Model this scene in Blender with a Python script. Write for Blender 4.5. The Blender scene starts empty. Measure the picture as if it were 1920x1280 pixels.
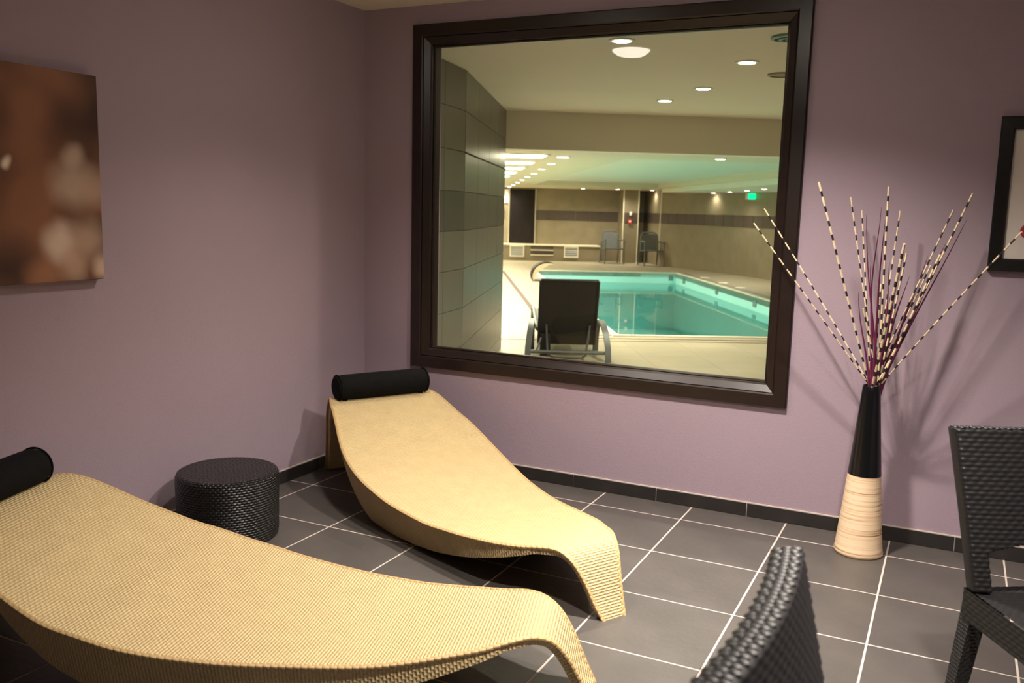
import bpy, math, random
from mathutils import Vector, Matrix
import numpy as np

random.seed(7)
sc = bpy.context.scene
COL = sc.collection

# ------------------------------------------------------------------ camera
cam_d = bpy.data.cameras.new('camera')
cam = bpy.data.objects.new('camera', cam_d)
COL.objects.link(cam)
RT = Vector((0.896, 0.443, 0.0249)); FW = Vector((-0.4356, 0.8882, -0.1461))
FW.normalize(); RT = (RT - FW * RT.dot(FW)).normalized(); UP = RT.cross(FW)
cam.matrix_world = Matrix(((RT.x, UP.x, -FW.x, 3.0173), (RT.y, UP.y, -FW.y, -4.2262),
                           (RT.z, UP.z, -FW.z, 1.4284), (0, 0, 0, 1)))
cam_d.sensor_width = 36.0
cam_d.lens = 1686.6 * 36.0 / 1920.0
cam_d.clip_start = 0.05
cam_d.dof.use_dof = True
cam_d.dof.focus_distance = 3.9
cam_d.dof.aperture_fstop = 4.0
sc.camera = cam

# ------------------------------------------------------------------ world, exposure
w = bpy.data.worlds.new('world'); sc.world = w; w.use_nodes = True
w.node_tree.nodes['Background'].inputs[0].default_value = (0.9, 0.8, 0.7, 1)
w.node_tree.nodes['Background'].inputs[1].default_value = 0.0
vs = sc.view_settings
vs.view_transform = 'Standard'; vs.look = 'None'; vs.gamma = 1.0
vs.exposure = 1.2; vs.use_curve_mapping = False
WARM = (1.0, 0.89, 0.79)
# ceiling lamps of the lounge: x, y, power, cone angle
LAMPS = [(1.10, -1.16, 54, 126), (2.25, -1.10, 205, 130), (3.1, -2.5, 245, 138)]
HALL_ROW_W = 110.0      # each lamp of the strong row by the left hall wall
HALL_W = 90.0          # each other hall downlight

# ------------------------------------------------------------------ node helpers
def new_mat(name):
    m = bpy.data.materials.new(name); m.use_nodes = True
    nt = m.node_tree
    return m, nt, nt.nodes['Principled BSDF']

def N(nt, typ, **kw):
    n = nt.nodes.new(typ)
    for k, v in kw.items(): setattr(n, k, v)
    return n

def math_n(nt, op, a, b=None, clamp=False):
    n = N(nt, 'ShaderNodeMath', operation=op); n.use_clamp = clamp
    for i, v in ((0, a), (1, b)):
        if v is None: continue
        if isinstance(v, (int, float)): n.inputs[i].default_value = v
        else: nt.links.new(v, n.inputs[i])
    return n.outputs[0]

def mixc(nt, f, a, b):
    n = N(nt, 'ShaderNodeMix', data_type='RGBA')
    if isinstance(f, (int, float)): n.inputs[0].default_value = f
    else: nt.links.new(f, n.inputs[0])
    for i, v in ((6, a), (7, b)):
        if isinstance(v, tuple): n.inputs[i].default_value = (*v[:3], 1)
        else: nt.links.new(v, n.inputs[i])
    return n.outputs[2]

def mat(name, col, rough=0.6, metal=0.0, var=0.06, scale=8.0, bump=0.0, bscale=60.0, spec=0.5, coat=0.0, detail=3.0):
    """plain surface: noise-varied colour and fine relief"""
    m, nt, p = new_mat(name)
    tc = N(nt, 'ShaderNodeTexCoord')
    nz = N(nt, 'ShaderNodeTexNoise'); nz.inputs['Scale'].default_value = scale; nz.inputs['Detail'].default_value = detail
    nt.links.new(tc.outputs['Object'], nz.inputs['Vector'])
    a = tuple(max(0, c * (1 - var * 1.6)) for c in col); b = tuple(min(1, c * (1 + var * 1.6)) for c in col)
    nt.links.new(mixc(nt, nz.outputs['Fac'], a, b), p.inputs['Base Color'])
    p.inputs['Roughness'].default_value = rough; p.inputs['Metallic'].default_value = metal
    p.inputs['Specular IOR Level'].default_value = spec
    if coat: p.inputs['Coat Weight'].default_value = coat
    if bump:
        n2 = N(nt, 'ShaderNodeTexNoise'); n2.inputs['Scale'].default_value = bscale; n2.inputs['Detail'].default_value = 4
        nt.links.new(tc.outputs['Object'], n2.inputs['Vector'])
        bp = N(nt, 'ShaderNodeBump'); bp.inputs['Strength'].default_value = bump; bp.inputs['Distance'].default_value = 0.01
        nt.links.new(n2.outputs['Fac'], bp.inputs['Height']); nt.links.new(bp.outputs['Normal'], p.inputs['Normal'])
    return m

def emit(name, col, strength):
    m, nt, p = new_mat(name)
    p.inputs['Base Color'].default_value = (*col, 1)
    p.inputs['Emission Color'].default_value = (*col, 1); p.inputs['Emission Strength'].default_value = strength
    return m

def weave_mat(name, col, pu, pv, strength, rough=0.5, dist=0.004, var=0.12, spec=0.4):
    """woven strands on UV given in metres: each strand shows as a staggered rounded pad"""
    m, nt, p = new_mat(name)
    tc = N(nt, 'ShaderNodeTexCoord'); sp = N(nt, 'ShaderNodeSeparateXYZ')
    nt.links.new(tc.outputs['UV'], sp.inputs[0])
    v = math_n(nt, 'DIVIDE', sp.outputs[1], pv)
    row = math_n(nt, 'FLOOR', v)
    odd = math_n(nt, 'MULTIPLY', math_n(nt, 'MODULO', row, 2.0), 0.5)
    u = math_n(nt, 'ADD', math_n(nt, 'DIVIDE', sp.outputs[0], pu), odd)
    hu = math_n(nt, 'SINE', math_n(nt, 'MULTIPLY', math_n(nt, 'FRACT', u), math.pi))
    hv = math_n(nt, 'SINE', math_n(nt, 'MULTIPLY', math_n(nt, 'FRACT', v), math.pi))
    h = math_n(nt, 'MULTIPLY', math_n(nt, 'POWER', hu, 0.5), math_n(nt, 'POWER', hv, 0.7))
    wn = N(nt, 'ShaderNodeTexNoise'); wn.inputs['Scale'].default_value = 14; wn.inputs['Detail'].default_value = 5
    nt.links.new(tc.outputs['UV'], wn.inputs['Vector'])
    a = tuple(c * (1 - var) for c in col); b = tuple(min(1, c * (1 + var)) for c in col)
    nt.links.new(mixc(nt, wn.outputs['Fac'], a, b), p.inputs['Base Color'])
    bp = N(nt, 'ShaderNodeBump'); bp.inputs['Strength'].default_value = strength; bp.inputs['Distance'].default_value = dist
    nt.links.new(h, bp.inputs['Height']); nt.links.new(bp.outputs['Normal'], p.inputs['Normal'])
    p.inputs['Roughness'].default_value = rough; p.inputs['Specular IOR Level'].default_value = spec
    return m

def pane_mat(name, tint, rough=0.0, ior=1.45, rip=0.0):
    m, nt, p = new_mat(name); nt.nodes.remove(p)
    out = nt.nodes['Material Output']
    tr = N(nt, 'ShaderNodeBsdfTransparent'); tr.inputs[0].default_value = (*tint, 1)
    gl = N(nt, 'ShaderNodeBsdfGlossy'); gl.inputs['Roughness'].default_value = rough
    fr = N(nt, 'ShaderNodeFresnel'); fr.inputs[0].default_value = ior
    mx = N(nt, 'ShaderNodeMixShader')
    nt.links.new(fr.outputs[0], mx.inputs[0]); nt.links.new(tr.outputs[0], mx.inputs[1]); nt.links.new(gl.outputs[0], mx.inputs[2])
    nt.links.new(mx.outputs[0], out.inputs[0])
    if rip:
        tc = N(nt, 'ShaderNodeTexCoord'); nz = N(nt, 'ShaderNodeTexNoise'); nz.inputs['Scale'].default_value = 2.5
        nt.links.new(tc.outputs['Object'], nz.inputs['Vector'])
        bp = N(nt, 'ShaderNodeBump'); bp.inputs['Strength'].default_value = rip; bp.inputs['Distance'].default_value = 0.02
        nt.links.new(nz.outputs['Fac'], bp.inputs['Height'])
        nt.links.new(bp.outputs['Normal'], gl.inputs['Normal']); nt.links.new(bp.outputs['Normal'], fr.inputs['Normal'])
    return m

# ------------------------------------------------------------------ materials
M = {}
M['mauve'] = mat('mauve_paint', (0.36, 0.275, 0.330), 0.75, var=0.02, scale=3, bump=0.15, bscale=160)
M['ceil'] = mat('ceiling_paint', (0.72, 0.66, 0.54), 0.85, var=0.02)
M['grout'] = mat('grout', (0.60, 0.52, 0.46), 0.85, var=0.05, scale=30)
M['tile'] = mat('slate_floor_tile', (0.080, 0.072, 0.066), 0.45, var=0.22, scale=5, bump=0.12, bscale=40, detail=6)
M['skirt'] = mat('slate_skirting', (0.022, 0.019, 0.018), 0.45, var=0.2, scale=9)
M['frame'] = mat('wenge_wood', (0.016, 0.0085, 0.0065), 0.36, var=0.25, scale=14, spec=0.5)
M['glass'] = pane_mat('window_glass', (0.93, 0.95, 0.91))
M['rattan'] = weave_mat('natural_woven_fibre', (0.62, 0.472, 0.242), 0.020, 0.010, 0.8, 0.55, 0.006)
M['rattan_edge'] = weave_mat('braided_fibre_edge', (0.56, 0.39, 0.18), 0.02, 0.02, 0.9, 0.5, 0.004)
M['black_cloth'] = mat('black_cloth', (0.0055, 0.0055, 0.006), 0.9, var=0.2, scale=30, bump=0.2, bscale=300, spec=0.12)
M['black_weave'] = weave_mat('black_woven_resin', (0.010, 0.0098, 0.0105), 0.022, 0.011, 0.9, 0.32, 0.006, spec=0.5)
M['black_rattan'] = mat('black_resin_strand', (0.011, 0.0108, 0.0115), 0.46, var=0.2, scale=60, spec=0.4)
M['black_gloss'] = mat('black_lacquer', (0.004, 0.004, 0.005), 0.22, var=0.2)
M['cream'] = mat('cream_reed', (0.72, 0.58, 0.38), 0.5, var=0.08, scale=40)
M['reed_black'] = mat('black_reed', (0.012, 0.008, 0.010), 0.5)
M['purple'] = mat('purple_grass', (0.13, 0.012, 0.055), 0.55, var=0.35, scale=25)
M['frame_black'] = mat('black_frame_wood', (0.007, 0.006, 0.006), 0.35, var=0.2)
M['paper'] = mat('white_paper', (0.72, 0.66, 0.60), 0.8, var=0.01)
M['pink'] = mat('red_print', (0.42, 0.03, 0.06), 0.7, var=0.2)
M['white_metal'] = mat('white_enamel', (0.8, 0.78, 0.74), 0.4, var=0.01)
# hall
M['hall_ceil'] = mat('hall_ceiling_paint', (0.78, 0.745, 0.635), 0.7, var=0.02, scale=1)
M['hall_gloss'] = mat('hall_satin_ceiling', (0.66, 0.62, 0.46), 0.45, var=0.02, scale=1)
M['aqua_ceil'] = mat('aqua_ceiling', (0.74, 0.70, 0.60), 0.5, var=0.02, scale=1)
M['stone'] = mat('beige_stone_tile', (0.235, 0.195, 0.125), 0.45, var=0.16, scale=3.5, detail=8)
M['stone_dark'] = mat('brown_band_tile', (0.070, 0.050, 0.038), 0.45, var=0.15, scale=6)
M['pgrey'] = mat('grey_stone_tile', (0.150, 0.142, 0.112), 0.34, var=0.10, scale=3.0, detail=8)
M['pband'] = mat('dark_grey_stone_tile', (0.080, 0.075, 0.063), 0.34, var=0.12, scale=4.0)
M['joint'] = mat('dark_joint', (0.11, 0.10, 0.075), 0.8, var=0.05)
M['trimmetal'] = mat('brushed_trim', (0.55, 0.50, 0.38), 0.35, metal=0.6, var=0.05)
M['coping'] = mat('cream_coping', (0.80, 0.74, 0.56), 0.5, var=0.03)
M['grate'] = mat('grey_overflow_grate', (0.26, 0.22, 0.18), 0.6, var=0.2, scale=20)
M['rust'] = mat('rust_brown_metal', (0.055, 0.026, 0.018), 0.6, var=0.3, scale=12)
M['liner'] = mat('aqua_pool_liner', (0.50, 0.97, 0.95), 0.6, var=0.04, scale=1)
M['water'] = pane_mat('pool_water', (0.84, 1.0, 0.99), 0.0, 1.33, 0.02)
M['alu'] = mat('grey_aluminium', (0.13, 0.145, 0.14), 0.45, metal=0.4, var=0.05)
M['sling'] = mat('dark_mesh_sling', (0.018, 0.016, 0.014), 0.5, var=0.2, scale=2)
M['sling_grey'] = mat('grey_mesh_sling', (0.16, 0.165, 0.165), 0.6, var=0.1)
M['steel'] = mat('steel_shell', (0.60, 0.47, 0.31), 0.4, metal=0.2, var=0.05)
M['dark'] = mat('near_black_fill', (0.008, 0.005, 0.004), 0.6, var=0.2, spec=0.2)  # near-black for the unlit doorway's shade, also the spout's outer skin
M['vent_grey'] = mat('vent_slat', (0.45, 0.44, 0.40), 0.5, var=0.03)
M['red'] = mat('red_plastic', (0.55, 0.02, 0.02), 0.4)
M['teal_disc'] = mat('teal_diffuser', (0.16, 0.28, 0.27), 0.5)
M['shade_disc'] = mat('beige_disc', (0.30, 0.26, 0.18), 0.6)
M['lamp_on'] = emit('lamp_glow', (1.0, 0.86, 0.72), 14.0)
M['streak_on'] = emit('ceiling_streak_glow', (1.0, 0.90, 0.66), 9.0)  # glow of the added panels that imitate light streaks on the ceiling
M['dish_on'] = emit('dish_glow', (1.0, 0.92, 0.80), 12.0)
M['exit_on'] = emit('exit_green', (0.0, 0.50, 0.12), 2.0)

def deck_mat():
    m, nt, p = new_mat('travertine_deck')
    tc = N(nt, 'ShaderNodeTexCoord'); mp = N(nt, 'ShaderNodeMapping'); mp.inputs['Rotation'].default_value = (0, 0, -math.pi / 6)
    nt.links.new(tc.outputs['Object'], mp.inputs[0])
    br = N(nt, 'ShaderNodeTexBrick'); br.offset = 0.0
    br.inputs['Color1'].default_value = (0.46, 0.405, 0.285, 1); br.inputs['Color2'].default_value = (0.42, 0.37, 0.26, 1)
    br.inputs['Mortar'].default_value = (0.33, 0.29, 0.205, 1)
    br.inputs['Scale'].default_value = 1.0; br.inputs['Mortar Size'].default_value = 0.006
    br.inputs['Brick Width'].default_value = 0.6; br.inputs['Row Height'].default_value = 0.6
    nt.links.new(mp.outputs[0], br.inputs['Vector'])
    nz = N(nt, 'ShaderNodeTexNoise'); nz.inputs['Scale'].default_value = 2.2; nz.inputs['Detail'].default_value = 7
    nt.links.new(mp.outputs[0], nz.inputs['Vector'])
    mm = N(nt, 'ShaderNodeMix', data_type='RGBA', blend_type='MULTIPLY'); mm.inputs[0].default_value = 0.35
    nt.links.new(br.outputs['Color'], mm.inputs[6]); nt.links.new(nz.outputs['Fac'], mm.inputs[7])
    nt.links.new(mm.outputs[2], p.inputs['Base Color']); p.inputs['Roughness'].default_value = 0.38
    return m
M['deck'] = deck_mat()

def vase_mat():
    m, nt, p = new_mat('banded_pale_wood')
    tc = N(nt, 'ShaderNodeTexCoord'); mp = N(nt, 'ShaderNodeMapping'); mp.inputs['Scale'].default_value = (1.2, 1.2, 62)
    nt.links.new(tc.outputs['Object'], mp.inputs[0])
    nz = N(nt, 'ShaderNodeTexNoise'); nz.inputs['Scale'].default_value = 1.0; nz.inputs['Detail'].default_value = 4; nz.inputs['Roughness'].default_value = 0.6
    nt.links.new(mp.outputs[0], nz.inputs['Vector'])
    r = N(nt, 'ShaderNodeValToRGB'); e = r.color_ramp.elements
    e[0].position = 0.36; e[0].color = (0.24, 0.12, 0.06, 1); e[1].position = 0.52; e[1].color = (0.86, 0.66, 0.44, 1)
    q = r.color_ramp.elements.new(0.42); q.color = (0.70, 0.48, 0.28, 1)
    nt.links.new(nz.outputs['Fac'], r.inputs[0]); nt.links.new(r.outputs[0], p.inputs['Base Color'])
    bp = N(nt, 'ShaderNodeBump'); bp.inputs['Strength'].default_value = 0.4; bp.inputs['Distance'].default_value = 0.003
    nt.links.new(nz.outputs['Fac'], bp.inputs['Height']); nt.links.new(bp.outputs['Normal'], p.inputs['Normal'])
    p.inputs['Roughness'].default_value = 0.5
    return m
M['vase_wood'] = vase_mat()

def canvas_mat():
    m, nt, p = new_mat('printed_canvas')
    tc = N(nt, 'ShaderNodeTexCoord')
    nz = N(nt, 'ShaderNodeTexNoise'); nz.inputs['Scale'].default_value = 3.2; nz.inputs['Detail'].default_value = 1.0
    nt.links.new(tc.outputs['Object'], nz.inputs['Vector'])
    r = N(nt, 'ShaderNodeValToRGB'); e = r.color_ramp.elements
    e[0].position = 0.36; e[0].color = (0.045, 0.016, 0.008, 1); e[1].position = 0.68; e[1].color = (0.28, 0.115, 0.060, 1)
    nt.links.new(nz.outputs['Fac'], r.inputs[0])
    col = r.outputs[0]
    wz = N(nt, 'ShaderNodeTexNoise'); wz.inputs['Scale'].default_value = 9; wz.inputs['Detail'].default_value = 1
    nt.links.new(tc.outputs['Object'], wz.inputs['Vector'])
    wp = N(nt, 'ShaderNodeVectorMath', operation='MULTIPLY_ADD')
    nt.links.new(wz.outputs['Color'], wp.inputs[0]); wp.inputs[1].default_value = (0.05,) * 3
    nt.links.new(tc.outputs['Object'], wp.inputs[2])
    # blurred flower petals: y, z, radius, strength, tone
    for y, z, rad, s, tone in [(-1.905, 1.475, .13, .75, (.46, .34, .27)), (-1.815, 1.47, .12, .7, (.40, .27, .20)), (-1.90, 1.575, .07, .65, (.50, .38, .30)),
                               (-1.965, 1.26, .11, .9, (.58, .45, .36)), (-1.85, 1.27, .12, .75, (.44, .29, .21)), (-1.91, 1.17, .09, .65, (.48, .32, .23)),
                               (-1.775, 1.17, .07, .8, (.55, .40, .30)), (-2.03, 1.13, .12, .5, (.42, .19, .10)), (-2.165, 1.545, .03, 1, (.75, .66, .55)),
                               (-2.33, 1.40, .14, .8, (.55, .42, .33)), (-2.42, 1.62, .12, .7, (.50, .36, .28)), (-2.10, 1.60, .12, .4, (.36, .15, .08))]:
        d = N(nt, 'ShaderNodeVectorMath', operation='DISTANCE'); nt.links.new(wp.outputs[0], d.inputs[0])
        d.inputs[1].default_value = (0.035 + .025, y + .025, z + .025)
        mr = N(nt, 'ShaderNodeMapRange', interpolation_type='SMOOTHSTEP')
        nt.links.new(d.outputs['Value'], mr.inputs[0])
        mr.inputs[1].default_value = rad * 0.15; mr.inputs[2].default_value = rad; mr.inputs[3].default_value = s; mr.inputs[4].default_value = 0
        col = mixc(nt, mr.outputs[0], col, tuple(min(1, c * 1.25) for c in tone))
    nt.links.new(col, p.inputs['Base Color']); p.inputs['Roughness'].default_value = 0.7
    return m
M['canvas'] = canvas_mat()

# ------------------------------------------------------------------ geometry helpers
class MB:
    def __init__(s): s.v = []; s.f = []; s.uv = None; s.mi = []; s.cur = 0
    def add(s, vs_, fs):
        o = len(s.v); s.v += [tuple(x) for x in vs_]; s.f += [tuple(i + o for i in f) for f in fs]; s.mi += [s.cur] * len(fs); return s
    def box(s, x0, x1, y0, y1, z0, z1, fn=None):
        P = [(x0, y0, z0), (x1, y0, z0), (x1, y1, z0), (x0, y1, z0), (x0, y0, z1), (x1, y0, z1), (x1, y1, z1), (x0, y1, z1)]
        if fn: P = [fn(*q) for q in P]
        return s.add(P, [(3, 2, 1, 0), (4, 5, 6, 7), (0, 1, 5, 4), (1, 2, 6, 5), (2, 3, 7, 6), (3, 0, 4, 7)])
    def bevel_box(s, x0, x1, y0, y1, z0, z1, b, fn=None):
        # box with chamfered top edges
        P = [(x0, y0, z0), (x1, y0, z0), (x1, y1, z0), (x0, y1, z0),
             (x0, y0, z1 - b), (x1, y0, z1 - b), (x1, y1, z1 - b), (x0, y1, z1 - b),
             (x0 + b, y0 + b, z1), (x1 - b, y0 + b, z1), (x1 - b, y1 - b, z1), (x0 + b, y1 - b, z1)]
        if fn: P = [fn(*q) for q in P]
        F = [(3, 2, 1, 0), (8, 9, 10, 11)]
        for k in range(4):
            n = (k + 1) % 4; F += [(k, n, 4 + n, 4 + k), (4 + k, 4 + n, 8 + n, 8 + k)]
        return s.add(P, F)
    def prism(s, pts, z0, z1):
        n = len(pts)
        return s.add([(x, y, z0) for x, y in pts] + [(x, y, z1) for x, y in pts],
                     [tuple(range(n - 1, -1, -1)), tuple(range(n, 2 * n))] + [(i, (i + 1) % n, n + (i + 1) % n, n + i) for i in range(n)])
    def loft(s, rings, close=True, cap=True):
        n = len(rings[0]); F = []
        V = [q for r in rings for q in r]
        for i in range(len(rings) - 1):
            for k in range(n if close else n - 1):
                a = i * n + k; b = i * n + (k + 1) % n
                F.append((a, b, b + n, a + n))
        if cap and close:
            F.append(tuple(range(n - 1, -1, -1))); F.append(tuple(range((len(rings) - 1) * n, len(rings) * n)))
        return s.add(V, F)
    def tube(s, pts, r, k=8, cap=True, flat=1.0):
        pts = [Vector(p) for p in pts]; rings = []
        rr = r if isinstance(r, (list, tuple)) else [r] * len(pts)
        t0 = (pts[1] - pts[0]).normalized()
        n = t0.orthogonal().normalized()
        for i, p in enumerate(pts):
            t = (pts[min(i + 1, len(pts) - 1)] - pts[max(i - 1, 0)]).normalized()
            n = (n - t * n.dot(t)).normalized(); b = t.cross(n)
            rings.append([p + (n * math.cos(2 * math.pi * j / k) + b * math.sin(2 * math.pi * j / k) * flat) * rr[i] for j in range(k)])
        return s.loft(rings, True, cap)
    def lathe(s, prof, k=32, c=(0, 0, 0)):
        rings = [[(c[0] + r * math.cos(2 * math.pi * j / k), c[1] + r * math.sin(2 * math.pi * j / k), c[2] + z) for j in range(k)] for r, z in prof]
        return s.loft(rings, True, True)
    def build(s, name, m, parent=None, smooth=False, loc=None, bev=0.0):
        me = bpy.data.meshes.new(name); me.from_pydata(s.v, [], s.f); me.validate(); me.update()
        for mm in (m if isinstance(m, list) else [m]): me.materials.append(mm)
        if isinstance(m, list) and len(s.mi) == len(me.polygons): me.polygons.foreach_set('material_index', s.mi)
        if smooth:
            me.polygons.foreach_set('use_smooth', [True] * len(me.polygons))
            try: me.set_sharp_from_angle(angle=math.radians(42))
            except Exception: pass
        o = bpy.data.objects.new(name, me); COL.objects.link(o)
        if parent: o.parent = parent
        if loc: o.location = loc
        if bev:
            b = o.modifiers.new('bevel', 'BEVEL'); b.width = bev; b.segments = 2; b.limit_method = 'ANGLE'
        return o

def tag(o, label, cat, group=None, kind=None):
    o['label'] = label; o['category'] = cat
    if group: o['group'] = group
    if kind: o['kind'] = kind
    return o

def empty(name, loc=(0, 0, 0), rz=0.0):
    o = bpy.data.objects.new(name, None); COL.objects.link(o); o.location = loc; o.rotation_euler = (0, 0, rz); o.empty_display_size = 0.1
    return o

def copy_tree(o, parent=None):
    c = o.copy(); COL.objects.link(c); c.parent = parent
    for ch in list(o.children): copy_tree(ch, c)
    return c

def inst(me, name, parent, loc, rz=0.0, scale=None):
    o = bpy.data.objects.new(name, me); COL.objects.link(o); o.parent = parent; o.location = loc; o.rotation_euler = (0, 0, rz)
    if scale: o.scale = scale
    return o

def grid_uv(o, uvs):
    """uvs: per-vertex uv list"""
    me = o.data; lay = me.uv_layers.new(name='UVMap')
    idx = np.zeros(len(me.loops), int); me.loops.foreach_get('vertex_index', idx)
    lay.data.foreach_set('uv', np.asarray(uvs, float)[idx].ravel())

C6, S6 = math.cos(math.pi / 6), math.sin(math.pi / 6)
def H(a, b, z=0.0): return (C6 * a - S6 * b, S6 * a + C6 * b, z)
def H2(a, b): return H(a, b)[:2]

# ================================================================== LOUNGE SHELL
RX, RY, RZ = 5.0, -6.0, 2.477
T = 0.45
# floor with single tiles
fl = MB().box(0, RX, RY, 0, -0.12, 0.0010).build('floor', M['grout'])
tag(fl, 'dark slate grey square floor tiles with pale grout lines', 'floor', kind='structure')
g = 0.0036
def tile_mesh(w_, d_):
    mb = MB().bevel_box(0, w_, 0, d_, -0.01, 0.002, 0.0008)
    me = bpy.data.meshes.new('floor_tile'); me.from_pydata(mb.v, [], mb.f); me.materials.append(M['tile']); return me
full_tile = tile_mesh(T - 2 * g, T - 2 * g)
xs = [0.0] + [0.155 + T * i for i in range(0, 11)] + [RX]
ys = [0.0] + [-0.215 - T * j for j in range(0, 13)] + [RY]
cache = {}
for i in range(len(xs) - 1):
    for j in range(len(ys) - 1):
        x0, x1, y1, y0 = xs[i], xs[i + 1], ys[j], ys[j + 1]
        if x1 - x0 < 0.03 or y1 - y0 < 0.03: continue
        kx, ky = round(x1 - x0, 3), round(y1 - y0, 3)
        if (kx, ky) == (T, T): me = full_tile
        else:
            if (kx, ky) not in cache: cache[(kx, ky)] = tile_mesh(kx - 2 * g, ky - 2 * g)
            me = cache[(kx, ky)]
        inst(me, 'floor_tile', fl, (x0 + g, y0 + g, 0))

# window opening (outer casing edge) in the back wall
WX0, WX1, WZ0, WZ1 = 0.322, 2.369, 0.546, 2.378
OX0, OX1, OZ0, OZ1 = 0.40, 2.29, 0.625, 2.30
wb = MB()
wb.box(-0.15, OX0, 0, 0.15, -0.12, RZ + .05); wb.box(OX1, RX + .15, 0, 0.15, -0.12, RZ + .05)
wb.box(OX0, OX1, 0, 0.15, -0.12, OZ0); wb.box(OX0, OX1, 0, 0.15, OZ1, RZ + .05)
tag(wb.build('wall_back', M['mauve']), 'mauve painted wall around the big dark framed window', 'wall', kind='structure')
tag(MB().box(-0.15, 0, RY - .15, 0, -0.12, RZ + .05).build('wall_left', M['mauve']), 'mauve painted wall behind the brown flower canvas', 'wall', kind='structure')
tag(MB().box(RX, RX + .15, RY - .15, 0, -0.12, RZ + .05).build('wall_right', M['mauve']), 'mauve painted wall at the right end of the lounge', 'wall', kind='structure')
tag(MB().box(0, RX, RY - .15, RY, -0.12, RZ + .05).build('wall_front', M['mauve']), 'mauve painted wall facing the window', 'wall', kind='structure')
tag(MB().box(0, RX, RY, 0, RZ, RZ + .1).build('ceiling', M['ceil']), 'pale beige lounge ceiling above the window corner', 'ceiling', kind='structure')

# skirting tiles
sk = MB().box(0.012, RX, -0.006, 0, 0, 0.071).build('baseboard_back', M['grout'])
tag(sk, 'row of black skirting tiles below the window wall', 'skirting', kind='structure')
def skirt_piece(L, along_y=False):
    mb = MB()
    if along_y: mb.box(0, 0.012, 0, L, 0.004, 0.066)
    else: mb.box(0, L, -0.012, 0, 0.004, 0.066)
    me = bpy.data.meshes.new('skirting_tile'); me.from_pydata(mb.v, [], mb.f); me.materials.append(M['skirt']); return me
sx = [0.012] + [0.431 + 0.447 * k for k in range(0, 11) if 0.431 + 0.447 * k < RX] + [RX]
sfull = skirt_piece(0.447 - 0.004)
for k in range(len(sx) - 1):
    L = sx[k + 1] - sx[k]
    if L < 0.03: continue
    inst(sfull if abs(L - 0.447) < 1e-3 else skirt_piece(L - 0.004), 'skirting_tile', sk, (sx[k] + 0.002, 0, 0))
sl = MB().box(0, 0.006, RY, 0, 0, 0.071).build('baseboard_left', M['grout'])
tag(sl, 'row of black skirting tiles below the canvas wall', 'skirting', kind='structure')
sful2 = skirt_piece(0.443, True)
y = -0.45
while y > RY:
    inst(sful2, 'skirting_tile', sl, (0, y + 0.002, 0)); y -= 0.447

# window: casing, bead, pane
win = empty('window_1', (1.345, 0, WZ0))
tag(win, 'large square interior window with dark brown wooden frame overlooking the pool', 'window', kind='structure')
def ring(x0, x1, z0, z1, i, y0, y1, fn=None):
    mb = MB()
    pr = [(0, y0), (0, y1), (i, y1), (i, y0)]
    return mb
def frame_mesh(prof, x0, x1, z0, z1):
    """mitred frame: prof = list of (inset, y) closed loop"""
    rings = []
    for (sx_, sz_, cx, cz) in ((1, 1, x0, z0), (-1, 1, x1, z0), (-1, -1, x1, z1), (1, -1, x0, z1)):
        rings.append([(cx + sx_ * i - 1.345, y_, cz + sz_ * i - WZ0) for i, y_ in prof])
    rings.append(rings[0])
    mb = MB(); mb.loft(rings, True, False); return mb
frame_mesh([(0, 0.0), (0, -0.018), (0.006, -0.024), (0.058, -0.024), (0.064, -0.018), (0.064, 0.0)], WX0, WX1, WZ0, WZ1).build('casing', M['frame'], win)
frame_mesh([(0.062, 0.10), (0.062, -0.010), (0.068, -0.014), (0.098, 0.004), (0.104, 0.012), (0.104, 0.10)], WX0, WX1, WZ0, WZ1).build('sash', M['frame'], win)
frame_mesh([(0.102, 0.055), (0.102, 0.030), (0.108, 0.028), (0.114, 0.036), (0.114, 0.055)], WX0, WX1, WZ0, WZ1).build('glazing_bead', M['frame'], win)
MB().box(WX0 + .105 - 1.345, WX1 - .105 - 1.345, 0.040, 0.040001, .105, WZ1 - WZ0 - .105)
pm = MB(); pm.add([(WX0 + .106 - 1.345, .046, .106), (WX1 - .106 - 1.345, .046, .106), (WX1 - .106 - 1.345, .046, WZ1 - WZ0 - .106), (WX0 + .106 - 1.345, .046, WZ1 - WZ0 - .106)], [(0, 1, 2, 3)])
pm.build('pane', M['glass'], win)

# ================================================================== POOL HALL SHELL
deck = MB()
def poly_up(mb, pts, z0=-0.1, z1=0.0): mb.prism([tuple(q) for q in pts], z0, z1)
PA0, PA1, PB0, PB1 = 2.42, 5.78, 5.05, 15.9     # pool opening
poly_up(deck, [(-4, .152), (8.5, .152), H2(10.5, PB0), H2(-1, PB0)])
poly_up(deck, [H2(-1, PB0), H2(PA0, PB0), H2(PA0, PB1), H2(-1, PB1)])
poly_up(deck, [H2(PA1, PB0), H2(10.5, PB0), H2(10.5, PB1), H2(PA1, PB1)])
poly_up(deck, [H2(-1, PB1), H2(10.5, PB1), H2(10.5, 22), H2(-1, 22)])
tag(deck.build('pool_deck', M['deck']), 'pale beige stone deck around the swimming pool', 'floor', kind='structure')

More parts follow.
